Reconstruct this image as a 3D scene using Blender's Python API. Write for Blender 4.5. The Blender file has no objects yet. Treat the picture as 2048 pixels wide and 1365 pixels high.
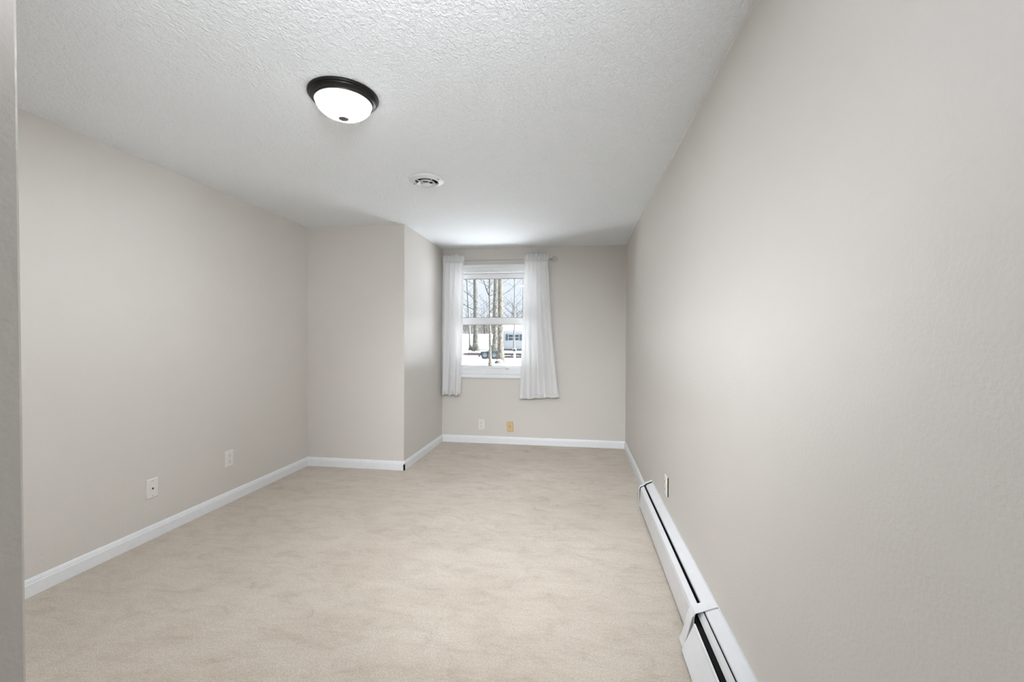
import bpy, math, random
from mathutils import Vector, Matrix

scene = bpy.context.scene
COL = scene.collection

# ------------------------------------------------------------------ camera
H = 2.44                      # ceiling height
XL, XC, XR = -2.731, -1.693, 0.579
YC, YB = 4.134, 5.376         # closet bump-out face, window wall
XN, YN = -0.625, 0.412        # corner of the entry nook the camera stands in
EYE = 1.314
yaw, pit, rol = 0.1473, 0.0059, 0.0046
fw = Vector((-math.sin(yaw), math.cos(yaw), 0)); rt = Vector((math.cos(yaw), math.sin(yaw), 0)); up = Vector((0, 0, 1))
fw2 = fw * math.cos(pit) - up * math.sin(pit); up2 = up * math.cos(pit) + fw * math.sin(pit)
r3 = rt * math.cos(rol) + up2 * math.sin(rol); u3 = up2 * math.cos(rol) - rt * math.sin(rol)
cd = bpy.data.cameras.new('camera'); cam = bpy.data.objects.new('camera', cd); COL.objects.link(cam)
cd.sensor_width = 36.0; cd.lens = 875.39 * 36 / 2048; cd.clip_start = 0.02; cd.clip_end = 600
m = Matrix((r3, u3, -fw2)).transposed().to_4x4(); m.translation = (0, 0, EYE); cam.matrix_world = m
scene.camera = cam

# ------------------------------------------------------------------ light
w = bpy.data.worlds.new('winter_sky'); scene.world = w; w.use_nodes = True
bg = w.node_tree.nodes['Background']; bg.inputs[0].default_value = (0.79, 0.86, 1.0, 1); bg.inputs[1].default_value = 1.02
SUN, LAMP, FILL, FILL_UP = 45.0, 58.0, 11.5, 12.0
GLASS = 1.3
sd = bpy.data.lights.new('winter_sun', 'SUN'); sd.energy = SUN; sd.angle = math.radians(3); sd.color = (.97, .98, 1.0)
so = bpy.data.objects.new('winter_sun', sd); COL.objects.link(so)
so.rotation_euler = Vector((-0.80, -0.01, -0.60)).to_track_quat('-Z', 'Y').to_euler()
WB = (.935, .97, 1.02)
def add_fill(name, energy, d, spread, loc):      # two unseen fill lights added behind the camera to even out the room
    hd = bpy.data.lights.new(name, 'AREA'); hd.shape = 'SQUARE'; hd.size = 0.4; hd.energy = energy; hd.color = WB; hd.spread = math.radians(spread)
    ho = bpy.data.objects.new(name, hd); COL.objects.link(ho); ho.location = loc; ho.rotation_euler = Vector(d).to_track_quat('-Z', 'Y').to_euler()
add_fill('fill_light', FILL, (-.1, 1, -.46), 56, (.05, -.15, 2.0))
add_fill('fill_light', FILL_UP, (-.62, 1, .55), 90, (.12, -.10, 1.9))
scene.view_settings.view_transform = 'Standard'; scene.view_settings.look = 'None'
scene.view_settings.exposure = 0.16; scene.view_settings.gamma = 1.0; scene.view_settings.use_curve_mapping = False
scene.cycles.diffuse_bounces = 5; scene.cycles.glossy_bounces = 3; scene.cycles.max_bounces = 7; scene.cycles.transparent_max_bounces = 16

# ------------------------------------------------------------------ materials
def newmat(name):
    mt = bpy.data.materials.new(name); mt.use_nodes = True
    return mt, mt.node_tree, mt.node_tree.nodes['Principled BSDF']
def N(nt, t, **kw):
    n = nt.nodes.new(t)
    for k, v in kw.items(): setattr(n, k, v)
    return n
def noise(nt, vec, scale, detail=3, rough=.55, dist=0.0):
    n = N(nt, 'ShaderNodeTexNoise'); n.inputs['Scale'].default_value = scale; n.inputs['Detail'].default_value = detail
    n.inputs['Roughness'].default_value = rough; n.inputs['Distortion'].default_value = dist
    nt.links.new(vec, n.inputs['Vector']); return n.outputs['Fac']
def ramp(nt, fac, stops):
    r = N(nt, 'ShaderNodeValToRGB'); e = r.color_ramp.elements
    while len(e) < len(stops): e.new(0.5)
    for el, (p, c) in zip(e, stops):
        el.position = p; el.color = (c, c, c, 1) if isinstance(c, (int, float)) else (*c, 1)
    nt.links.new(fac, r.inputs[0]); return r.outputs[0]
def bump(nt, b, height, strength, dist, prev=None):
    n = N(nt, 'ShaderNodeBump'); n.inputs['Strength'].default_value = strength; n.inputs['Distance'].default_value = dist
    nt.links.new(height, n.inputs['Height'])
    if prev: nt.links.new(prev, n.inputs['Normal'])
    nt.links.new(n.outputs[0], b.inputs['Normal']); return n.outputs[0]
def math_(nt, op, a, b=None):
    n = N(nt, 'ShaderNodeMath', operation=op)
    for i, v in enumerate((a, b)):
        if v is None: continue
        if isinstance(v, (int, float)): n.inputs[i].default_value = v
        else: nt.links.new(v, n.inputs[i])
    return n.outputs[0]
def pos(nt): return N(nt, 'ShaderNodeNewGeometry').outputs['Position']
def objc(nt): return N(nt, 'ShaderNodeTexCoord').outputs['Object']
def mapped(nt, vec, sc):
    mp = N(nt, 'ShaderNodeMapping'); mp.inputs['Scale'].default_value = sc; nt.links.new(vec, mp.inputs[0]); return mp.outputs[0]

def plain(name, col, rough=.5, metal=0.0, spec=.5, vary=0.0, vs=30):
    mt, nt, b = newmat(name)
    b.inputs['Base Color'].default_value = (*col, 1); b.inputs['Roughness'].default_value = rough
    b.inputs['Metallic'].default_value = metal; b.inputs['Specular IOR Level'].default_value = spec
    f = noise(nt, objc(nt), vs, 3)
    lo = tuple(c * (1 - max(vary, .02)) for c in col); hi = tuple(min(1, c * (1 + max(vary, .02))) for c in col)
    nt.links.new(ramp(nt, f, [(.3, lo), (.7, hi)]), b.inputs['Base Color'])
    return mt

def wall_paint():
    mt, nt, b = newmat('greige_wall_paint'); p = pos(nt)
    f = noise(nt, p, 1.3, 3)
    nt.links.new(ramp(nt, f, [(.3, (.672, .642, .602)), (.7, (.690, .660, .622))]), b.inputs['Base Color'])
    b.inputs['Roughness'].default_value = .48; b.inputs['Specular IOR Level'].default_value = .45
    bump(nt, b, noise(nt, p, 95, 2, .5), .24, .004)
    return mt
def ceiling_paint():
    mt, nt, b = newmat('knockdown_ceiling'); p = pos(nt)
    b.inputs['Base Color'].default_value = (.895, .930, .955, 1); b.inputs['Roughness'].default_value = .8
    f = noise(nt, mapped(nt, p, (1.0, .75, 1)), 62, 3, .6, 1.0)
    k = ramp(nt, f, [(.40, 0), (.63, 1)])
    n1 = bump(nt, b, k, .6, .0048)
    return mt
def carpet():
    mt, nt, b = newmat('beige_carpet'); p = pos(nt)
    b.inputs['Roughness'].default_value = 1.0; b.inputs['Specular IOR Level'].default_value = .1
    b.inputs['Sheen Weight'].default_value = .25; b.inputs['Sheen Roughness'].default_value = .6
    big = noise(nt, mapped(nt, p, (1.0, 1.5, 1)), 1.1, 4, .6, .8)
    mid = noise(nt, mapped(nt, p, (1.0, 1.6, 1)), 5.5, 6, .70, .7)
    fine = noise(nt, p, 210, 3, .75)
    tuft = noise(nt, p, 75, 3, .7)
    a = ramp(nt, big, [(.30, (.590, .507, .415)), (.50, (.630, .550, .458)), (.70, (.670, .594, .502))])
    c = ramp(nt, mid, [(.30, (.80, .775, .745)), (.40, (.93, .92, .905)), (.52, 1.0), (.72, 1.04)])
    d = ramp(nt, fine, [(.30, .58), (.50, .98), (.70, 1.16)])
    e = ramp(nt, tuft, [(.3, .90), (.65, 1.05)])
    def mul(x, y):
        n = N(nt, 'ShaderNodeMix', data_type='RGBA', blend_type='MULTIPLY'); n.inputs[0].default_value = 1
        nt.links.new(x, n.inputs[6]); nt.links.new(y, n.inputs[7]); return n.outputs[2]
    streak = ramp(nt, noise(nt, mapped(nt, p, (1.3, 6.5, 1)), 2.2, 5, .7, .5), [(.30, (.90, .885, .865)), (.45, .985), (.70, 1.03)])
    col = mul(mul(mul(mul(a, c), d), e), streak)
    # two ring dents pressed into the pile
    dent = None
    for (x, y, rr) in ((-.348, 1.801, .027), (-.343, 1.806, .034), (-.281, 1.806, .025)):
        dn = N(nt, 'ShaderNodeVectorMath', operation='DISTANCE'); nt.links.new(p, dn.inputs[0]); dn.inputs[1].default_value = (x, y, 0)
        t = math_(nt, 'ABSOLUTE', math_(nt, 'SUBTRACT', dn.outputs['Value'], rr))
        g = math_(nt, 'SUBTRACT', 1.0, math_(nt, 'MINIMUM', math_(nt, 'DIVIDE', t, .0045), 1.0))
        dent = g if dent is None else math_(nt, 'MAXIMUM', dent, g)
    dent = math_(nt, 'MULTIPLY', dent, ramp(nt, noise(nt, p, 40, 0), [(.36, 0), (.48, 1)]))
    nt.links.new(col, b.inputs['Base Color'])
    n1 = bump(nt, b, fine, .6, .008)
    n2 = bump(nt, b, mid, .45, .03, n1)
    bump(nt, b, math_(nt, 'SUBTRACT', 1.0, dent), .45, .006, n2)
    return mt
def bark(name, c0, c1, sc=6):
    mt, nt, b = newmat(name); v = mapped(nt, objc(nt), (1, 1, .6))
    f = noise(nt, v, sc, 5, .75, .8); k = ramp(nt, f, [(.43, c0), (.58, c1)])
    nt.links.new(k, b.inputs['Base Color']); b.inputs['Roughness'].default_value = .95
    bump(nt, b, f, .8, .05); return mt
def sheer():
    mt = bpy.data.materials.new('white_sheer_cotton'); mt.use_nodes = True; nt = mt.node_tree
    out = nt.nodes['Material Output']; nt.nodes.remove(nt.nodes['Principled BSDF'])
    d = N(nt, 'ShaderNodeBsdfDiffuse'); d.inputs[0].default_value = (.95, .95, .95, 1)
    t = N(nt, 'ShaderNodeBsdfTranslucent'); t.inputs[0].default_value = (.94, .94, .94, 1)
    tr = N(nt, 'ShaderNodeBsdfTransparent')
    m1 = N(nt, 'ShaderNodeMixShader'); m1.inputs[0].default_value = .30
    nt.links.new(d.outputs[0], m1.inputs[1]); nt.links.new(t.outputs[0], m1.inputs[2])
    m2 = N(nt, 'ShaderNodeMixShader')
    wv = noise(nt, mapped(nt, objc(nt), (500, 500, 60)), 1.0, 2)
    nt.links.new(math_(nt, 'MULTIPLY', wv, .10), m2.inputs[0])
    nt.links.new(m1.outputs[0], m2.inputs[1]); nt.links.new(tr.outputs[0], m2.inputs[2])
    nt.links.new(m2.outputs[0], out.inputs[0]); return mt
def pane_glass():
    mt = bpy.data.materials.new('window_glass'); mt.use_nodes = True; nt = mt.node_tree
    out = nt.nodes['Material Output']; nt.nodes.remove(nt.nodes['Principled BSDF'])
    tr = N(nt, 'ShaderNodeBsdfTransparent'); tr.inputs[0].default_value = (.97, .98, .98, 1)
    g = N(nt, 'ShaderNodeBsdfGlossy'); g.inputs['Roughness'].default_value = .02
    fr = N(nt, 'ShaderNodeFresnel'); fr.inputs[0].default_value = 1.12
    mx = N(nt, 'ShaderNodeMixShader'); nt.links.new(fr.outputs[0], mx.inputs[0])
    nt.links.new(tr.outputs[0], mx.inputs[1]); nt.links.new(g.outputs[0], mx.inputs[2]); nt.links.new(mx.outputs[0], out.inputs[0]); return mt
def lamp_glass():
    mt = bpy.data.materials.new('alabaster_lamp_glass'); mt.use_nodes = True; nt = mt.node_tree
    out = nt.nodes['Material Output']; b = nt.nodes['Principled BSDF']; b.inputs['Roughness'].default_value = .22
    b.inputs['Base Color'].default_value = (.9, .9, .89, 1)
    f = noise(nt, objc(nt), 9, 4, .6, 1.5)
    nt.links.new(ramp(nt, f, [(.3, (.86, .87, .885)), (.7, (1, 1, 1))]), b.inputs['Emission Color']); b.inputs['Emission Strength'].default_value = GLASS
    tr = N(nt, 'ShaderNodeBsdfTransparent'); mx = N(nt, 'ShaderNodeMixShader'); mx.inputs[0].default_value = .5
    nt.links.new(b.outputs[0], mx.inputs[1]); nt.links.new(tr.outputs[0], mx.inputs[2]); nt.links.new(mx.outputs[0], out.inputs[0])
    return mt
def crystal():
    mt, nt, b = newmat('clear_ball_glass'); b.inputs['Base Color'].default_value = (.95, .95, .93, 1)
    b.inputs['Transmission Weight'].default_value = .9; b.inputs['Roughness'].default_value = .05; b.inputs['IOR'].default_value = 1.3
    f = noise(nt, objc(nt), 60, 2); bump(nt, b, f, .05, .002); return mt
def snow_mat():
    mt, nt, b = newmat('snow'); p = pos(nt); f = noise(nt, p, .35, 4, .6)
    nt.links.new(ramp(nt, f, [(.35, (.88, .90, .93)), (.6, (.93, .94, .95))]), b.inputs['Base Color'])
    b.inputs['Roughness'].default_value = .9; bump(nt, b, f, .5, .15); return mt
def siding():
    mt, nt, b = newmat('pale_blue_lap_siding'); p = pos(nt)
    sx = N(nt, 'ShaderNodeSeparateXYZ'); nt.links.new(p, sx.inputs[0])
    fz = math_(nt, 'FRACT', math_(nt, 'DIVIDE', sx.outputs[2], .2))
    nt.links.new(ramp(nt, fz, [(0, (.10, .115, .125)), (.12, (.140, .155, .165)), (1, (.150, .165, .175))]), b.inputs['Base Color'])
    bump(nt, b, fz, .5, .02); b.inputs['Roughness'].default_value = .7; return mt

M = dict(wall=wall_paint(), ceil=ceiling_paint(), carpet=carpet(), sheer=sheer(), glass=pane_glass(), lampglass=lamp_glass(), crystal=crystal(),
    snow=snow_mat(), siding=siding(),
    trim=plain('white_semigloss_trim', (.83, .85, .87), .38), vinyl=plain('white_vinyl', (.84, .85, .86), .35),
    bronze=plain('dark_bronze', (.018, .017, .016), .38, .6, vary=.15), pewter=plain('pewter', (.16, .16, .155), .45, .5),
    ventw=plain('white_vent_enamel', (.80, .82, .835), .45), dark=plain('dark_hollow', (.006, .006, .006), .9),
    enamel=plain('white_heater_enamel', (.76, .77, .785), .35, vary=.03, vs=14), gasket=plain('black_edge', (.01, .01, .01), .7),
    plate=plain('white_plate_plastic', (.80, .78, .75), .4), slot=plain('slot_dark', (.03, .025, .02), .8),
    screwm=plain('painted_screw', (.42, .40, .37), .4, .2), ivory=plain('yellowed_ivory_plastic', (.70, .52, .27), .45, vary=.06), brass=plain('connector_metal', (.35, .30, .2), .3, .9),
    nickel=plain('brushed_nickel', (.62, .60, .56), .3, .9),
    bark=bark('grey_bark', (.016, .016, .013), (.085, .083, .070)), bark2=bark('tan_bark', (.022, .020, .016), (.085, .076, .058), 9),
    bark3=bark('pale_far_bark', (.045, .048, .046), (.085, .088, .082), 5),
    twig=plain('twig_brown', (.035, .032, .028), .9, vary=.2), wood=plain('far_woods', (.052, .047, .041), .95, vary=.3, vs=.4),
    steel=plain('maroon_trailer_steel', (.016, .008, .010), .5, vary=.2), fender=plain('blue_grey_fender', (.014, .024, .034), .5, vary=.1),
    tyre=plain('tyre_rubber', (.012, .016, .020), .8), rim=plain('rim_grey', (.09, .11, .12), .4, .2),
    deck=plain('weathered_deck_board', (.06, .045, .042), .8), shutter=plain('slate_shutter', (.020, .026, .032), .6),
    hglass=plain('house_glass', (.025, .034, .042), .1), hwhite=plain('house_white', (.19, .20, .21), .6), found=plain('foundation_grey', (.045, .05, .055), .8),
    post=plain('painted_post', (.55, .56, .58), .6), rock=plain('plum_stone', (.05, .037, .042), .9, vary=.3, vs=8), shrub=plain('shrub_twig', (.035, .034, .030), .95, vary=.25))

# ------------------------------------------------------------------ mesh helpers
def link(o, parent=None):
    COL.objects.link(o)
    if parent: o.parent = parent
    return o
class MB:
    def __init__(s): s.v, s.f = [], []
    def box(s, a, b):
        (x0, y0, z0), (x1, y1, z1) = a, b; n = len(s.v)
        s.v += [(x0,y0,z0),(x1,y0,z0),(x1,y1,z0),(x0,y1,z0),(x0,y0,z1),(x1,y0,z1),(x1,y1,z1),(x0,y1,z1)]
        s.f += [tuple(n+i for i in q) for q in ((0,3,2,1),(4,5,6,7),(0,1,5,4),(1,2,6,5),(2,3,7,6),(3,0,4,7))]; return s
    def prism(s, prof, fn, t0, t1):
        """closed outline (list of 2-tuples) swept from t0 to t1; fn(a, b, t) -> xyz"""
        n = len(s.v); k = len(prof)
        for t in (t0, t1): s.v += [fn(a, b, t) for a, b in prof]
        for i in range(k): j = (i+1) % k; s.f.append((n+i, n+j, n+k+j, n+k+i))
        s.f += [tuple(n+i for i in reversed(range(k))), tuple(n+k+i for i in range(k))]; return s
    def lathe(s, prof, c, seg=48, axis='z', close=False):
        n = len(s.v); k = len(prof)
        for i in range(seg):
            a = 2*math.pi*i/seg
            for r, h in prof:
                p = (r*math.cos(a), r*math.sin(a), h)
                if axis == 'y': p = (p[0], h, p[1])
                if axis == 'x': p = (h, p[0], p[1])
                s.v.append((c[0]+p[0], c[1]+p[1], c[2]+p[2]))
        for i in range(seg):
            j = (i+1) % seg
            for q in range(k if close else k-1):
                q2 = (q+1) % k
                s.f.append((n+i*k+q, n+j*k+q, n+j*k+q2, n+i*k+q2))
        return s
    def tube(s, pts, rad, seg=6):
        n = len(s.v); pts = [Vector(p) for p in pts]
        for i, p in enumerate(pts):
            d = (pts[min(i+1, len(pts)-1)] - pts[max(i-1, 0)])
            d = d.normalized() if d.length > 1e-9 else Vector((0,0,1))
            a = d.cross(Vector((0,0,1)) if abs(d.z) < .9 else Vector((1,0,0))).normalized(); b = d.cross(a)
            r = rad[i] if isinstance(rad, (list, tuple)) else rad
            for q in range(seg):
                t = 2*math.pi*q/seg; s.v.append(tuple(p + a*r*math.cos(t) + b*r*math.sin(t)))
        for i in range(len(pts)-1):
            for q in range(seg):
                q2 = (q+1) % seg; s.f.append((n+i*seg+q, n+i*seg+q2, n+(i+1)*seg+q2, n+(i+1)*seg+q))
        s.f += [tuple(n+q for q in reversed(range(seg))), tuple(n+(len(pts)-1)*seg+q for q in range(seg))]; return s
    def grid(s, fn, nu, nv):
        n = len(s.v)
        for i in range(nu+1):
            for j in range(nv+1): s.v.append(fn(i/nu, j/nv))
        for i in range(nu):
            for j in range(nv): a = n+i*(nv+1)+j; s.f.append((a, a+nv+1, a+nv+2, a+1))
        return s
    def build(s, name, mat, parent=None, smooth=False, bevel=0.0, org=(0,0,0), angle=None):
        me = bpy.data.meshes.new(name)
        me.from_pydata([(x-org[0], y-org[1], z-org[2]) for x, y, z in s.v], [], s.f)
        me.materials.append(M[mat] if isinstance(mat, str) else mat)
        import bmesh
        bm = bmesh.new(); bm.from_mesh(me); bmesh.ops.recalc_face_normals(bm, faces=bm.faces); bm.to_mesh(me); bm.free()
        if smooth:
            for p in me.polygons: p.use_smooth = True
            if angle: me.set_sharp_from_angle(angle=math.radians(angle))
        o = bpy.data.objects.new(name, me); link(o, parent)
        if not parent: o.location = org
        if bevel:
            md = o.modifiers.new('bevel', 'BEVEL'); md.width = bevel; md.segments = 2; md.limit_method = 'ANGLE'
        return o
def tag(o, label=None, cat=None, group=None, kind=None):
    for k, v in (('label', label), ('category', cat), ('group', group), ('kind', kind)):
        if v: o[k] = v
    return o
def empty(name, loc=(0,0,0), rot=(0,0,0)):
    o = bpy.data.objects.new(name, None); o.location = loc; o.rotation_euler = rot; o.empty_display_size = .05; return link(o)

# ------------------------------------------------------------------ room shell
T = .12; YH = -2.6
def struct(name, mb, mat, label, cat, **k): return tag(mb.build(name, mat, **k), label, cat, kind='structure')
struct('floor', MB().box((XL-T, YH-T, -.12), (XR+T, YB+T, 0)), 'carpet', 'worn beige cut-pile carpet covering the whole floor', 'carpet')
struct('ceiling', MB().box((XL-T, YH-T, H), (XR+T, YB+T, H+.12)), 'ceil', 'white knockdown textured ceiling', 'ceiling')
wl = struct('wall_left', MB().box((XL-T, YN-T, 0), (XL, YC+T, H)), 'wall', 'long greige wall on the left with two cover plates', 'wall')
struct('wall_closet_front', MB().box((XL, YC, 0), (XC-T, YC+T, H)), 'wall', 'shaded greige wall facing the room beside the window alcove', 'wall')
struct('wall_closet_side', MB().box((XC-T, YC, 0), (XC, YB, H)), 'wall', 'bright narrow wall turning into the window alcove', 'wall')
WX0, WX1, WZ0, WZ1 = -1.545, -.500, .890, 2.160      # window opening
wb = MB().box((XC-T, YB, 0), (WX0, YB+.16, H)).box((WX1, YB, 0), (XR+T, YB+.16, H)).box((WX0, YB, 0), (WX1, YB+.16, WZ0)).box((WX0, YB, WZ1), (WX1, YB+.16, H))
struct('wall_back', wb, 'wall', 'greige end wall around the curtained window', 'wall')
wr = struct('wall_right', MB().box((XR, YH, 0), (XR+T, YB, H)), 'wall', 'long greige wall on the right with soft window sheen', 'wall')
near_wall = MB().box((XN-T, YH, 0), (XN, YN, H))
near_wall.v = [(x - .0154*(z-EYE) if x > XN-.01 else x, y, z) for x, y, z in near_wall.v]   # leans a little
struct('wall_near_left', near_wall, 'wall', 'dark strip of near wall at the left picture edge', 'wall', bevel=.004)
struct('wall_near_return', MB().box((XL, YN-T, 0), (XN-T, YN, H)), 'wall', 'wall returning behind the near corner to the left wall', 'wall')
struct('wall_hall_end', MB().box((XN-T, YH-T, 0), (XR+T, YH, H)), 'wall', 'plain wall at the end of the entry behind the viewer', 'wall')

# ragged paint line along the right-hand ceiling edge
random.seed(4)
mb = MB(); n = 150; pr = []
for i in range(n+1):
    y = YH + (YB - YH) * i / n; d = .003 + .006 * random.random() * (1 if random.random() < .7 else .2); pr.append((y, d))
for (y0, d0), (y1, d1) in zip(pr, pr[1:]):
    k = len(mb.v); zt = H - .0005
    mb.v += [(XR, y0, zt), (XR-d0, y0, zt), (XR-d1, y1, zt), (XR, y1, zt), (XR, y0, zt-.006), (XR, y1, zt-.006)]
    mb.f += [(k, k+1, k+2, k+3), (k+1, k+4, k+5, k+2)]
mb.build('paint_line', 'wall', wr)

# baseboards: stepped profile (offset from wall, height)
BP = [(0, 0), (.014, 0), (.014, .062), (.0115, .066), (.0105, .074), (.006, .086), (.003, .089), (0, .089)]
def base(name, label, fn, t0, t1): return struct(name, MB().prism(BP, fn, t0, t1), 'trim', label, 'baseboard')
g = .014
base('baseboard_left', 'white baseboard along the left wall', lambda a, b, t: (XL+a, t, b), YN, YC)
base('baseboard_closet_front', 'short white baseboard under the shaded closet wall', lambda a, b, t: (t, YC-a, b), XL, XC+g)
base('baseboard_closet_side', 'white baseboard running into the window alcove', lambda a, b, t: (XC+a, t, b), YC-g, YB)
base('baseboard_back', 'white baseboard below the window wall', lambda a, b, t: (t, YB-a, b), XC, XR)
base('baseboard_right', 'white baseboard on the right wall beyond the heater', lambda a, b, t: (XR-a, t, b), 3.51, YB)

# ------------------------------------------------------------------ window
win = tag(empty('window_1', (-1.02, YB, WZ0)), 'white double-hung window with snowy trees outside', 'window', kind='structure')
def wpart(name, mb, mat, parent=win, **k):
    o = mb.build(name, mat, parent, **k); o.matrix_parent_inverse = Matrix.Translation((1.02, -YB, -WZ0)) if parent is win else Matrix(); return o
CW = .074
CP = [(0, 0), (.010, 0), (.013, .006), (.013, .022), (.008, .026), (.009, .030), (.020, .044), (.024, .050), (.024, .068), (.020, CW), (0, CW)]   # (out, across) from the opening outwards
def casing_fn(side):
    if side == 't': return lambda a, b, t: (t, YB-a, WZ1+b)
    if side == 'b': return lambda a, b, t: (t, YB-a, WZ0-b)
    if side == 'l': return lambda a, b, t: (WX0-b, YB-a, t)
    return lambda a, b, t: (WX1+b, YB-a, t)
for sd_, t0, t1 in (('t', WX0-CW, WX1+CW), ('b', WX0-CW, WX1+CW), ('l', WZ0, WZ1), ('r', WZ0, WZ1)):
    wpart('casing', MB().prism(CP, casing_fn(sd_), t0, t1), 'trim')
J = .022
wpart('jamb', MB().box((WX0, YB, WZ0), (WX0+J, YB+.16, WZ1)), 'vinyl'); wpart('jamb', MB().box((WX1-J, YB, WZ0), (WX1, YB+.16, WZ1)), 'vinyl')
wpart('head_jamb', MB().box((WX0+J, YB, WZ1-J), (WX1-J, YB+.16, WZ1)), 'vinyl')
wpart('window_sill', MB().box((WX0+J, YB, WZ0), (WX1-J, YB+.16, WZ0+J)).box((WX0+J, YB+.004, WZ0+J), (WX1-J, YB+.02, WZ0+J+.012)), 'vinyl')
def sash(name, y0, y1, z0, z1, st, rt_, rb):
    a, b = WX0+J, WX1-J
    o = wpart(name, MB().box((a, y0, z0), (a+st, y1, z1)).box((b-st, y0, z0), (b, y1, z1)).box((a+st, y0, z1-rt_), (b-st, y1, z1)).box((a+st, y0, z0), (b-st, y1, z0+rb)), 'vinyl', bevel=.004)
    wpart('glazing_bead', MB().box((a+st, y0+.008, z0+rb), (a+st+.008, y1, z1-rt_)).box((b-st-.008, y0+.008, z0+rb), (b-st, y1, z1-rt_)).box((a+st, y0+.008, z1-rt_-.008), (b-st, y1, z1-rt_)).box((a+st, y0+.008, z0+rb), (b-st, y1, z0+rb+.008)), 'vinyl', o)
    wpart('gasket', MB().box((a+st+.008, y0+.012, z1-rt_-.012), (b-st-.008, y1, z1-rt_-.008)).box((a+st+.008, y0+.012, z0+rb+.008), (b-st-.008, y1, z0+rb+.011)), 'slot', o)
    ym = (y0+y1)/2
    wpart('pane', MB().box((a+st, ym-.002, z0+rb), (b-st, ym+.002, z1-rt_)), 'glass', o)
    return o
us = sash('upper_sash', YB+.082, YB+.118, 1.500, WZ1-J, .045, .058, .070)
ls = sash('lower_sash', YB+.036, YB+.074, WZ0+J, 1.566, .045, .072, .046)
wpart('parting_stop', MB().box((WX0+J, YB+.076, WZ0+J), (WX0+J+.012, YB+.081, WZ1-J)).box((WX1-J-.012, YB+.076, WZ0+J), (WX1-J, YB+.081, WZ1-J)), 'vinyl')
lk = wpart('sash_lock', MB().box((-1.07, YB+.026, .942), (-.93, YB+.036, .950)).tube([(-1.07, YB+.024, .948), (-1.0, YB+.018, .944), (-.94, YB+.020, .941)], .005, 8), 'vinyl', ls)
wpart('lift_knob', MB().lathe([(.0, -.014), (.012, -.012), (.016, 0), (.012, .010)], (-.86, YB+.024, .934), 16, 'y').box((-.885, YB+.024, .926), (-.835, YB+.036, .934)), 'nickel', ls)

# ------------------------------------------------------------------ curtain rod and curtains
RY, RZ = YB-.070, 2.283
rod = tag(empty('curtain_rod', (-1.0, YB, RZ)), 'thin brushed nickel curtain rod with clear ball finial above window', 'curtain rod')
RM = Matrix.Translation((1.0, -YB, -RZ))
def rpart(name, mb, mat, **k):
    o = mb.build(name, mat, rod, **k); o.matrix_parent_inverse = RM; return o
rpart('rod', MB().tube([(-1.655, RY, RZ), (-.335, RY, RZ)], .0075, 12), 'nickel', smooth=True, angle=40)
for bx in (-1.60, -.44):
    rpart('bracket', MB().box((bx-.012, YB-.004, RZ-.035), (bx+.012, YB, RZ+.025)).box((bx-.005, RY-.004, RZ-.018), (bx+.005, YB-.004, RZ-.010)).box((bx-.005, RY-.014, RZ-.018), (bx+.005, RY-.009, RZ+.002)), 'nickel')
rpart('finial_collar', MB().lathe([(0, 0), (.011, 0), (.011, .018), (.007, .022), (.007, .030), (.010, .034), (0, .036)], (-.338, RY, RZ), 20, 'x'), 'nickel', smooth=True, angle=40)
ball = [(.034*math.sin(math.pi*i/14), -.034*math.cos(math.pi*i/14)) for i in range(15)]
rpart('finial', MB().lathe(ball, (-.270, RY, RZ), 24, 'x'), 'crystal', smooth=True)
rpart('finial', MB().lathe([(r*.3, h*.3) for r, h in ball], (-1.664, RY, RZ), 20, 'x'), 'nickel', smooth=True)

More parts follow.
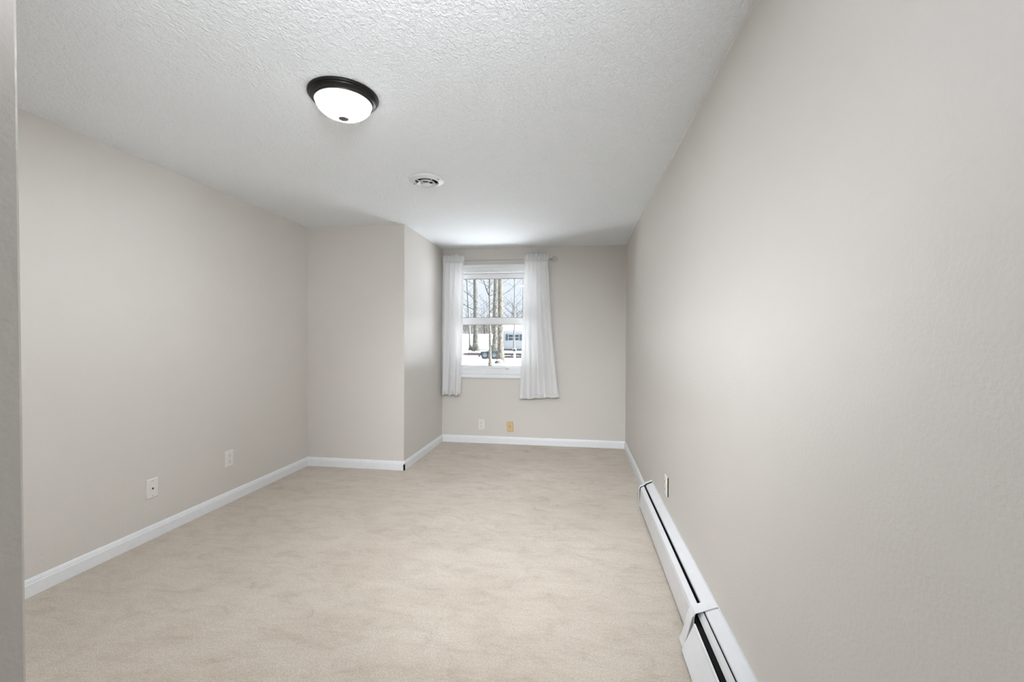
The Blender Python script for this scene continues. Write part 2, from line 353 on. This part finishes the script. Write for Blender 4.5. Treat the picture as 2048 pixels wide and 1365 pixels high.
def curtain(label, tl, tr, bl, br, zb, zb2, seed, waves):
    """gathered rod-pocket panel; tl..br are x at the rod and at the hem"""
    rnd = random.Random(seed); ph = [rnd.uniform(0, 6.28) for _ in range(6)]
    xc = (tl+tr)/2; e = tag(empty('curtain', (xc, RY, zb)), label, 'curtain', 'sheer white curtains at the window'); IM = Matrix.Translation((-xc, -RY, -zb))
    def wob(u, z01):
        a = .009 + .020*(1-z01)
        big = math.sin(2*math.pi*waves*u + ph[0] + .5*math.sin(3*z01+ph[1])) * a
        small = math.sin(2*math.pi*waves*2.7*u + ph[2]) * (.0015 + .003*z01)
        pleat = math.sin(2*math.pi*waves*4.3*u + ph[4]) * .0035 * z01**6
        return big*.9 + small + pleat
    def gx(u, z01):
        L = bl + (tl-bl)*z01**.8; R = br + (tr-br)*z01**.75
        if z01 > .9: s = math.sin((z01-.9)/.1*math.pi)*.006; L += s; R -= s
        return L + (R-L)*u + .003*math.sin(9*u+5*z01+ph[3])
    ztop = RZ - .022
    def hemz(u): return zb + (zb2-zb)*u + .008*math.sin(2*math.pi*waves*u+ph[5])
    def body(u, v):
        z0 = hemz(u); z = z0 + (ztop-z0)*v
        return (gx(u, v), RY - .016 - .024*(1-v)*.6 + wob(u, v)*(1 if v < .92 else (1-v)/.08*.8+.2) , z)
    def shell(name, fn, nu, nv, th):
        o = MB().grid(fn, nu, nv).build(name, 'sheer', e, smooth=True); o.matrix_parent_inverse = IM
        md = o.modifiers.new('cloth', 'SOLIDIFY'); md.thickness = th; md.offset = 0; return o
    shell('drape', body, 110, 70, .0006)
    hh = .050
    def hem(u, v):
        x, y, z = body(u, 0); x2, y2, z2 = body(u, hh/(ztop-zb)); return (x+(x2-x)*v, y+(y2-y)*v-.0022, z+(z2-z)*v)
    shell('hem', hem, 110, 3, .0006)
    def ruf(u, k): return math.sin(2*math.pi*15*u+ph[k])*.005 + math.sin(2*math.pi*9.3*u+ph[k+1])*.0035
    kn = [rnd.uniform(-.011, .011) for _ in range(18)]
    def rh(u): i = min(16, int(u*17)); t = u*17-i; return .088 + kn[i]*(1-t) + kn[i+1]*t
    def pocket_f(u, v):      # front layer over the rod, rising into the ruffle
        z = ztop + v*rh(u)
        bulge = .016 if v < .55 else .016 - (v-.55)*.024
        return (gx(u, 1) + (.004*math.sin(23*u) if v > .6 else 0), RY - bulge + ruf(u, 0)*(.5+v), z)
    def pocket_b(u, v):
        z = ztop + v*rh(u)
        bulge = .016 if v < .55 else .016 - (v-.55)*.024
        return (gx(u, 1), RY + bulge + ruf(u, 1)*.6, z)
    shell('rod_pocket', pocket_f, 90, 10, .0006); shell('header_lining', pocket_b, 90, 10, .0006)
    return e
curtain('white sheer curtain hanging in the alcove corner left of the window', -1.665, -1.392, -1.672, -1.434, .605, .596, 11, 2.8)
curtain('white sheer curtain flaring wide at the hem right of the window', -.636, -.352, -.690, -.205, .575, .605, 5, 3.4)

# ------------------------------------------------------------------ ceiling lamp
LX, LY = -1.080, 1.906
lamp = tag(empty('ceiling_lamp', (LX, LY, H)), 'flush ceiling lamp with dark bronze ring and glowing alabaster dome', 'ceiling lamp')
def lpart(name, mb, mat, **k): return mb.build(name, mat, lamp, smooth=True, angle=35, **k)
lpart('ring', MB().lathe([(.02, 0), (.156, 0), (.157, -.006), (.154, -.011), (.147, -.013), (.145, -.017), (.147, -.020), (.141, -.027), (.132, -.031), (.130, -.035), (.127, -.036), (.122, -.033), (.122, -.020), (.02, -.012)], (0, 0, 0), 72), 'bronze')
dome = [(.125*math.cos(t), -.030 - .073*math.sin(t)) for t in [math.pi/2*i/18 for i in range(19)]]
dome[-1] = (.0005, dome[-1][1])
lpart('glass_dome', MB().lathe(dome, (0, 0, 0), 72), 'lampglass')
lpart('finial', MB().lathe([(.0005, -.098), (.0220, -.0990), (.0240, -.1035), (.0225, -.1085), (.014, -.1120), (.0005, -.1130)], (0, 0, 0), 24), 'pewter')

ld = bpy.data.lights.new('lamp_bulbs', 'AREA'); ld.shape = 'DISK'; ld.size = .21; ld.energy = LAMP; ld.color = WB
lo = bpy.data.objects.new('lamp_bulbs', ld); link(lo, lamp); lo.location = (0, 0, -.036)

# ------------------------------------------------------------------ ceiling vent
VX, VY = -1.064, 3.000
vent = tag(empty('ceiling_vent', (VX, VY, H)), 'round white ceiling air diffuser with open rings', 'air vent')
def vpart(name, mb, mat, **k): return mb.build(name, mat, vent, smooth=True, angle=35, **k)
vpart('flange', MB().lathe([(.126, 0), (.127, -.004), (.122, -.009), (.112, -.010), (.100, -.013), (.086, -.019), (.083, -.018), (.083, -.002)], (0, 0, 0), 64), 'ventw')
vpart('duct_opening', MB().lathe([(.0005, -.002), (.083, -.002)], (0, 0, 0), 48), 'dark')
vpart('ring', MB().lathe([(.044, -.012), (.062, -.030), (.066, -.031), (.065, -.028), (.050, -.010)], (0, 0, 0), 48, close=True), 'ventw')
vpart('centre_disc', MB().lathe([(.0005, -.024), (.026, -.024), (.034, -.034), (.031, -.037), (.0005, -.039)], (0, 0, 0), 40), 'ventw')
for k in range(4):
    a = math.pi*(k/2+.25); ca, sa = math.cos(a), math.sin(a)
    vpart('spoke', MB().tube([(.020*ca, .020*sa, -.026), (.085*ca, .085*sa, -.014)], .004, 6), 'ventw')
for a in (2.9, -.35):
    vpart('screw', MB().lathe([(.0005, -.017), (.0035, -.0165), (.004, -.013)], (.104*math.cos(a), .104*math.sin(a), 0), 10), 'slot')

# ------------------------------------------------------------------ wall plates
def plate_thing(name, label, cat, loc, rot, mat, w=.080, h=.126, group=None):
    """local frame: x across, z up, -y out of the wall"""
    e = tag(empty(name, loc, rot), label, cat, group)
    prof = [(-w/2, 0), (-w/2, -.003), (-w/2+.005, -.0065), (w/2-.005, -.0065), (w/2, -.003), (w/2, 0)]
    mb = MB(); ins = .005
    v = []
    for (dx, y) in ((0, 0), (0, -.003), (ins, -.0065)):
        v.append([(-w/2+dx, y, -h/2+dx), (w/2-dx, y, -h/2+dx), (w/2-dx, y, h/2-dx), (-w/2+dx, y, h/2-dx)])
    for r in v: mb.v += r
    for r in range(2):
        for i in range(4): j = (i+1) % 4; mb.f.append((r*4+i, r*4+j, r*4+4+j, r*4+4+i))
    mb.f += [(0, 1, 2, 3), (8, 9, 10, 11)]
    mb.build('cover_plate', mat, e); return e
def screw(e, z, mat='plate'):
    o = MB().lathe([(.0005, -.0078), (.0026, -.0075), (.003, -.006)], (0, 0, z), 12, 'y').build('screw', mat, e, smooth=True); 
    return o
def duplex(label, loc, rot, group='duplex outlets'):
    e = plate_thing('wall_outlet', label, 'outlet', loc, rot, 'plate', group=group)
    for zc in (.0235, -.0235):
        pts = [(.019*math.cos(t)*1.0, max(-.0145, min(.0145, .019*math.sin(t)))) for t in [2*math.pi*i/28 for i in range(28)]]
        r = MB().prism([(x, z+zc) for x, z in pts], lambda a, b, t: (a, t, b), -.006, -.0090).build('receptacle', 'plate', e)
        for sx, hh in ((-.0075, .0095), (.0075, .0075)):
            MB().box((sx-.0016, -.0094, zc+.004-hh/2), (sx+.0016, -.0088, zc+.004+hh/2)).build('slot', 'slot', r)
        MB().lathe([(.0005, -.0094), (.0030, -.0094), (.0030, -.0088)], (0, 0, zc-.0085), 12, 'y').build('ground_hole', 'slot', r)
    screw(e, 0, 'screwm'); return e
RLEFT, RRIGHT = (0, 0, math.pi/2), (0, 0, -math.pi/2)
duplex('white duplex outlet low on the left wall near the closet corner', (XL, 3.106, .349), RLEFT)
duplex('white duplex outlet below the window left of the yellowed plate', (-1.182, YB, .231), (0, 0, 0))
ro = duplex('white duplex outlet above the heater on the right wall', (XR-.004, 2.925, .372), RRIGHT)
MB().box((.010, .0002, -.060), (.0425, .004, .060)).box((.0402, -.003, -.060), (.0425, .0002, .060)).build('gap_shade', 'slot', ro)  # dark strip standing in for the shade in the gap behind the plate
e = plate_thing('phone_plate', 'white phone jack plate on the left wall, nearest the viewer', 'phone jack', (XL, 2.468, .328), RLEFT, 'plate')
jk = MB().lathe([(.0005, -.0085), (.016, -.0085), (.018, -.006)], (0, 0, 0), 28, 'y').build('jack_face', 'plate', e)
MB().box((-.0055, -.0092, -.007), (.0055, -.0084, .003)).box((-.0025, -.0092, .003), (.0025, -.0084, .0065)).build('jack_socket', 'slot', jk)
screw(e, .048, 'screwm'); screw(e, -.048, 'screwm')
e = plate_thing('coax_plate', 'yellowed ivory cable plate sitting crooked below the window', 'cable plate', (-.816, YB-.004, .218), (0, math.radians(-5), math.radians(6)), 'ivory')
MB().prism([(-.028, -.050), (.028, -.050), (.028, .050), (-.028, .050)], lambda a, b, t: (a, t, b), -.006, -.0085).build('raised_panel', 'ivory', e)
ck = MB().lathe([(.0005, -.016), (.0045, -.016), (.0045, -.010), (.0075, -.010), (.0075, -.008)], (0, 0, 0), 16, 'y').build('cable_connector', 'brass', e)
MB().lathe([(.0005, -.0165), (.0034, -.0165), (.0034, -.0160)], (0, 0, 0), 12, 'y').build('connector_hole', 'slot', ck)

# ------------------------------------------------------------------ baseboard heater
ht = tag(empty('baseboard_heater', (XR, 2.2, 0)), 'long white baseboard heater on the right wall with loose near cover', 'heater')
HM = Matrix.Translation((-XR, -2.2, 0))
def hpart(name, mb, mat, **k):
    o = mb.build(name, mat, ht, **k); o.matrix_parent_inverse = HM; return o
YS, YE, Y0 = 1.93, 3.49, .55            # splice, far end, near end (out of frame)
def sheet(pts, th):                     # closed outline of a bent sheet from a polyline (x,z)
    out = []; P = [Vector((a, b)) for a, b in pts]
    for i, p in enumerate(P):
        d = (P[min(i+1, len(P)-1)] - P[max(i-1, 0)]).normalized(); out.append(p + Vector((-d.y, d.x))*th)
    return [tuple(p) for p in P] + [tuple(p) for p in reversed(out)]
ex = lambda a, b, t: (a, t, b)
hpart('back_plate', MB().box((XR-.004, Y0, .01), (XR, YE, .205)), 'gasket')
hpart('top_plate', MB().prism(sheet([(XR, .214), (XR-.006, .213), (.540, .197), (.531, .189), (.530, .180)], .0016), ex, Y0, YE-.022), 'enamel')
hpart('wall_lip', MB().box((XR-.003, Y0, .211), (XR, YE-.022, .219)), 'enamel')
hpart('front_cover', MB().prism(sheet([(.517, .176), (.515, .180), (.510, .179), (.494, .167), (.490, .150), (.486, .030), (.490, .014)], -.0016), ex, YS-.02, YE-.020), 'enamel')
hpart('damper', MB().prism(sheet([(.526, .176), (.524, .181), (.516, .164), (.511, .147)], .0016), ex, Y0, YS+.01), 'enamel')
hpart('front_cover', MB().prism(sheet([(.492, .130), (.490, .135), (.486, .134), (.483, .124), (.439, .022), (.443, .010)], -.0016), ex, Y0, 1.897), 'enamel')
hpart('shade_filler', MB().box((.505, Y0+.01, .02), (XR-.004, YE-.025, .118)).box((.538, Y0+.01, .118), (XR-.004, YE-.025, .176)), 'dark')  # black block filling the inside so the slit looks deeply shaded
hpart('heating_element', MB().tube([(.522, Y0, .135), (.522, YE-.03, .135)], .007, 10), 'dark')
# slanted splice strap
sp = [(XR-.001, .219), (XR-.007, .218), (.540, .202), (.524, .190), (.494, .173), (.484, .150), (.459, .035), (.451, .006)]
mb = MB(); k = len(sp)
for i, (x, z) in enumerate(sp):
    q = i/(k-1); yn = 1.882 + .050*q**1.5; yf = yn + .052 + .012*q
    nx, nz = (-.5, .8) if i < 5 else (-1, 0)
    for (y, o_) in ((yn, 0), (yf, 0), (yf, .003), (yn, .003)): mb.v.append((x+nx*o_, y, z+nz*o_))
for i in range(k-1):
    for j in range(4): j2 = (j+1) % 4; mb.f.append((i*4+j, i*4+j2, i*4+4+j2, i*4+4+j))
mb.f += [(0, 1, 2, 3), tuple((k-1)*4+j for j in (3, 2, 1, 0))]
hpart('splice_strap', mb, 'enamel')
# far end cap
hpart('end_cap', MB().prism([(XR, .010), (.482, .010), (.480, .150), (.486, .172), (.516, .188), (.532, .203), (XR-.006, .220), (XR, .221)], ex, YE-.003, YE+.022), 'enamel', bevel=.003)
hpart('end_gasket', MB().prism([(XR, .010), (.486, .018), (.484, .150), (.490, .170), (.518, .185), (.534, .199), (XR-.006, .2165), (XR, .217)], ex, YE-.020, YE-.003), 'gasket')

# ------------------------------------------------------------------ outdoors
GZ = -0.60
random.seed(21)
def ground_z(x, y):
    z = GZ + .05*math.sin(x*.7+y*.31)*math.sin(y*.23) * min(1, max(0, (y-8)/10))
    if y > 74: s = min(1, (y-74)/80); z += 3.4*s*s*(3-2*s)
    return z
gm = MB().grid(lambda u, v: ((-90+150*u), (YB+.4+215*v**1.6), ground_z(-90+150*u, YB+.4+215*v**1.6)), 70, 70)
tag(gm.build('snowy_ground', 'snow', smooth=True), 'snow covered yard seen through the window', 'snow', kind='structure')

def branch(mb, rnd, p, d, r, L, depth):
    pts, rad = [p], [r]; q = p; dd = d
    n = 4
    for i in range(n):
        dd = (dd + Vector((rnd.gauss(0, .13), rnd.gauss(0, .13), rnd.gauss(.04, .09)))).normalized()
        q = q + dd*(L/n); pts.append(q); rad.append(r*(1-.75*(i+1)/n))
    mb.tube(pts, rad, 5 if depth else 4)
    if depth <= 0: return
    for _ in range(3 if depth > 1 else 4):
        i = rnd.randint(1, n); s = Vector((rnd.gauss(0, 1), rnd.gauss(0, .7), rnd.gauss(.35, .5))).normalized()
        branch(mb, rnd, pts[i], (dd*.7 + s*.8).normalized(), max(.004, rad[i]*.75), L*rnd.uniform(.4, .65), depth-1)
def tree(label, x, y, r, h, seed, mat='bark', lean=(0, 0), b0=.35, nb=14, blen=3.0, depth=2, forks=(), group='bare trees in the snow', br=.32):
    rnd = random.Random(seed); z = ground_z(x, y) - .05
    e = tag(empty('bare_tree', (x, y, z)), label, 'tree', group)
    n = 16; pts, rad = [], []; ox = oy = 0
    for i in range(n+1):
        t = i/n; flare = 1 + .55*math.exp(-t*h/.45)
        ox += rnd.gauss(0, .02)*r*2; oy += rnd.gauss(0, .02)*r*2
        pts.append(Vector((ox + lean[0]*t*h, oy + lean[1]*t*h, t*h))); rad.append(r*flare*(1-.55*t)*rnd.uniform(.95, 1.05))
    MB().tube(pts, rad, 14).build('trunk', mat, e, smooth=True)
    mb = MB()
    for k in range(nb):
        t = b0 + (1-b0)*(k+rnd.random())/nb; i = min(n-1, int(t*n)); p = pts[i].lerp(pts[i+1], t*n-i)
        a = rnd.uniform(0, 6.283); d = Vector((math.cos(a), math.sin(a)*.7, rnd.uniform(.15, .9))).normalized()
        branch(mb, rnd, p, d, rad[i]*rnd.uniform(.5, 1)*br, blen*rnd.uniform(.6, 1.2), depth)
    for (hz, d, rr, L) in forks:
        i = min(n-1, int(hz/h*n)); p = pts[i].lerp(pts[i+1], hz/h*n-i); branch(mb, rnd, p, Vector(d).normalized(), rr, L, depth)
    mb.build('branches', mat if r > .2 else 'twig', e, smooth=True)
    return e
tree('thin pale leaning tree furthest left in the window', -16.75, 67.8, .21, 15, 3, 'bark3', (-.052, 0), .25, 10, 3.2)
tree('thick grey tree left in the window with flared base', -14.75, 62.9, .43, 18, 4, 'bark', (-.012, 0), .30, 10, 4, br=.22)
tree('slim near tree with tan forking trunk before the trailer wheels', -6.08, 30.5, .100, 7.6, 9, 'bark2', (-.010, 0), .42, 12, 1.3, 2,
     forks=((1.30, (.62, .0, .74), .034, 2.6), (1.75, (-.6, .1, .6), .022, 1.1), (2.35, (-.7, .1, .25), .018, 1.3), (4.9, (-.35, 0, .9), .05, 2.2)), br=.4)
tree('tall tan tree with stone at its foot in the window centre', -5.93, 33.9, .25, 14, 6, 'bark2', (-.004, 0), .40, 9, 2.4, br=.20)
tree('thick mossy tree behind the tan tree near the house', -11.38, 60.5, .46, 18, 7, 'bark', (.004, 0), .30, 10, 4, br=.2)
tree('thin tree right in the window in front of the house roof', -9.05, 63.0, .13, 14, 8, 'bark3', (.006, 0), .25, 12, 3.4)
tree('thinnest tree at the far right of the glass', -7.70, 62.6, .09, 13, 12, 'bark3', (-.004, 0), .3, 9, 3.0)

# distant bare woods on the rise: nobody could count these stems
rnd = random.Random(77); mb = MB()
for k in range(620):
    y = rnd.uniform(150, 185); x = -0.1765*y + rnd.uniform(-26, 24); z = ground_z(x, y); hh = rnd.uniform(2.6, 5.5) if rnd.random() < .93 else rnd.uniform(8, 18)
    r = .07 + hh*.006
    mb.tube([(x, y, z-.3), (x+rnd.gauss(0, .3), y, z+hh*.5), (x+rnd.gauss(0, .7), y, z+hh)], [r, r*.6, r*.15], 4)
    for _ in range(7):
        t = rnd.uniform(.15, .9); L = hh*rnd.uniform(.15, .35); a = rnd.choice((-1, 1))
        mb.tube([(x, y, z+hh*t), (x+a*L*.5, y, z+hh*t+L*.4), (x+a*L*.9, y+rnd.gauss(0, .3), z+hh*t+L*.9)], [r*.45, r*.3, r*.1], 3)
tag(mb.build('distant_woods', 'wood'), 'brown bare woods along the far edge of the snow', 'woods', kind='stuff')

# shrubs
def shrub(label, x, y, w_, h_, seed, n=60):
    rnd = random.Random(seed); mb = MB(); z = ground_z(x, y)
    e = tag(empty('shrub', (x, y, z)), label, 'shrub', 'bare shrubs')
    for k in range(n):
        a = rnd.uniform(0, 6.28); rr = w_*rnd.uniform(.1, .5); hh = h_*rnd.uniform(.5, 1)
        mb.tube([(rnd.gauss(0, .06)*w_, rnd.gauss(0, .06)*w_, -.05), (rr*.6*math.cos(a), rr*.6*math.sin(a), hh*.55), (rr*math.cos(a), rr*math.sin(a), hh)], [.022, .014, .005], 4)
    mb.build('stems', 'shrub', e); return e
shrub('grey shrub at the foot of the thick left tree', -14.4, 60.2, 1.3, 1.1, 1)
shrub('twiggy shrub standing against the pale house', -12.0, 65.6, 1.2, 1.6, 2)

# house
hs = tag(empty('house', (-9.2, 67.0, GZ)), 'pale blue house with shuttered windows and snowy roof behind the trees', 'house')
def hp(name, mb, mat, parent=hs, **k):
    o = mb.build(name, mat, parent, **k)
    if parent is hs: o.matrix_parent_inverse = Matrix.Translation((9.2, -67.0, -GZ))
    return o
hx0, hx1, hy0, hy1, he, hr = -12.6, -3.6, 67.0, 75.0, 2.55, 4.15
mb = MB().box((hx0, hy0, GZ+.25), (hx1, hy1, he)); k = len(mb.v); ym = (hy0+hy1)/2
mb.v += [(hx0, hy0, he), (hx0, hy1, he), (hx0, ym, hr-.1), (hx1, hy0, he), (hx1, hy1, he), (hx1, ym, hr-.1)]; mb.f += [(k, k+1, k+2), (k+3, k+5, k+4)]
hp('siding_wall', mb, 'siding'); hp('foundation', MB().box((hx0+.03, hy0+.03, GZ-.2), (hx1-.03, hy1-.03, GZ+.25)), 'found')
rf = [(hy0-.4, he-.12), (ym, hr), (hy1+.4, he-.12), (hy1+.4, he+.05), (ym, hr+.22), (hy0-.4, he+.05)]
hp('snowy_roof', MB().prism(rf, lambda a, b, t: (t, a, b), hx0-.3, hx1+.3), 'snow')
hp('eave_board', MB().box((hx0-.3, hy0-.42, he-.20), (hx1+.3, hy0-.40, he-.02)), 'hwhite')
for (a, b) in ((-10.47, -9.78), (-9.56, -8.87)):
    wn = hp('window', MB().box((a-.06, hy0-.05, .96), (b+.06, hy0, 1.02)).box((a-.06, hy0-.05, 1.89), (b+.06, hy0, 1.95)).box((a-.06, hy0-.05, 1.02), (a, hy0, 1.89)).box((b, hy0-.05, 1.02), (b+.06, hy0, 1.89)).box((a, hy0-.05, 1.42), (b, hy0, 1.49)), 'hwhite')
    hp('pane', MB().box((a, hy0-.02, 1.49), (b, hy0, 1.89)), 'hglass', wn); hp('pane', MB().box((a, hy0-.02, 1.02), (b, hy0, 1.42)), 'hglass', wn)
for (a, b) in ((-10.95, -10.58), (-8.76, -8.40)):
    hp('shutter', MB().box((a, hy0-.04, .98), (b, hy0, 1.93)), 'shutter')
hp('door', MB().box((-12.15, hy0-.05, GZ+.25), (-11.3, hy0, 1.5)), 'shutter')

# trailer
TY = 40.3
tr_ = tag(empty('flatbed_trailer', (-7.5, TY, GZ)), 'long maroon flatbed trailer with two wheels parked on snow', 'trailer')
TM = Matrix.Translation((7.5, -TY, -GZ)); TR = Matrix.Rotation(0, 4, 'Z')
def tp(name, mb, mat, parent=tr_, **k):
    o = mb.build(name, mat, parent, **k)
    if parent is tr_: o.matrix_parent_inverse = TM
    return o
x0, x1, zt, zb_ = -10.35, -3.6, -.08, -.27
for yy in (TY-.85, TY+.85):
    tp('side_rail', MB().box((x0, yy-.04, zb_), (x1, yy+.04, zt)), 'steel')
    tp('lower_rail', MB().box((-6.9, yy-.03, -.47), (x1, yy+.03, -.36)), 'steel')
for kx in range(5): x = -6.6 + kx*.75; tp('rail_post', MB().box((x-.04, TY-.89, -.36), (x+.04, TY-.83, -.20)), 'steel')
for kx in range(9): tp('deck_board', MB().box((x0+.05, TY-.80+kx*.18, zt-.02), (x1, TY-.80+kx*.18+.165, zt+.02)), 'deck')
tp('tongue', MB().tube([(x0, TY-.8, -.17), (x0-.75, TY, -.20)], .05, 6).tube([(x0, TY+.8, -.17), (x0-.75, TY, -.20)], .05, 6).box((x0-.95, TY-.06, -.24), (x0-.70, TY+.06, -.14)), 'steel')
tp('jack_stand', MB().box((x0-.62, TY-.05, GZ+.02), (x0-.54, TY+.05, .02)), 'steel')
for xx in (-9.9, -8.95): tp('stake', MB().box((xx-.03, TY-.88, -.45), (xx+.03, TY-.82, -.20)), 'steel')
fd = [(-8.86, -.42), (-8.86, -.22), (-8.66, .10), (-7.05, .10), (-6.86, -.22), (-6.86, -.42), (-6.92, -.42), (-6.92, -.23), (-7.08, .05), (-8.63, .05), (-8.80, -.23), (-8.80, -.42)]
for yy in (TY-1.12, TY+.90): tp('fender', MB().prism(fd, lambda a, b, t: (a, t, b), yy, yy+.24), 'fender')
tp('fender_skirt', MB().box((-8.66, TY-.92, -.30), (-7.05, TY-.90, .05)), 'fender')
for cx in (-8.33, -7.45):
    for yy, s in ((TY-1.0, -1), (TY+1.0, 1)):
        wh = tp('wheel', MB().lathe([(.20, -.10), (.33, -.11), (.37, -.07), (.37, .07), (.33, .11), (.20, .10)], (cx, yy, GZ+.36), 32, 'y', close=True), 'tyre', smooth=True, angle=40)
        tp('rim', MB().lathe([(.001, -.06), (.06, -.08), (.09, -.04), (.16, -.03), (.20, -.09), (.205, -.09), (.205, .09), (.001, .06)], (cx, yy, GZ+.36), 24, 'y'), 'rim', wh)

# mailbox post and stone
mbx = tag(empty('mailbox', (-5.0, 35.2, GZ)), 'small dark mailbox on a white post in front of trailer', 'mailbox')
MB().box((-.06, -.06, -.1), (.06, .06, .86)).build('post', 'post', mbx); MB().box((-.12, -.25, .82), (.12, .25, .86)).build('shelf', 'post', mbx)
arch = [(-.11, .86), (.11, .86)] + [(.11*math.cos(t), .98+.11*math.sin(t)) for t in [math.pi*i/10 for i in range(11)]]
MB().prism(arch, lambda a, b, t: (a, t, b), -.24, .24).build('box', 'shutter', mbx)
cap = [(.125*math.cos(t), .98+.14*math.sin(t)) for t in [math.pi*i/10 for i in range(1, 10)]] + [(.108*math.cos(t), .985+.108*math.sin(t)) for t in [math.pi*i/10 for i in range(9, 0, -1)]]
MB().prism(cap, lambda a, b, t: (a, t, b), -.23, .24).build('snow_cap', 'snow', mbx)
rk = tag(empty('garden_stone', (-5.93, 33.0, GZ)), 'plum stone with snow cap at the foot of the tan tree', 'stone')
rnd = random.Random(3)
prof = [(.30, -.1), (.29, .08), (.24, .17), (.14, .23), (.001, .25)]
s = MB().lathe(prof, (0, 0, 0), 12); s.v = [(x*rnd.uniform(.88, 1.12), y*rnd.uniform(.88, 1.1), z*rnd.uniform(.9, 1.1)) for x, y, z in s.v]; s.build('stone', 'rock', rk, smooth=True)
MB().lathe([(.30, .10), (.29, .17), (.20, .27), (.10, .31), (.001, .32)], (.04, .12, 0), 14).build('snow_cap', 'snow', rk, smooth=True)
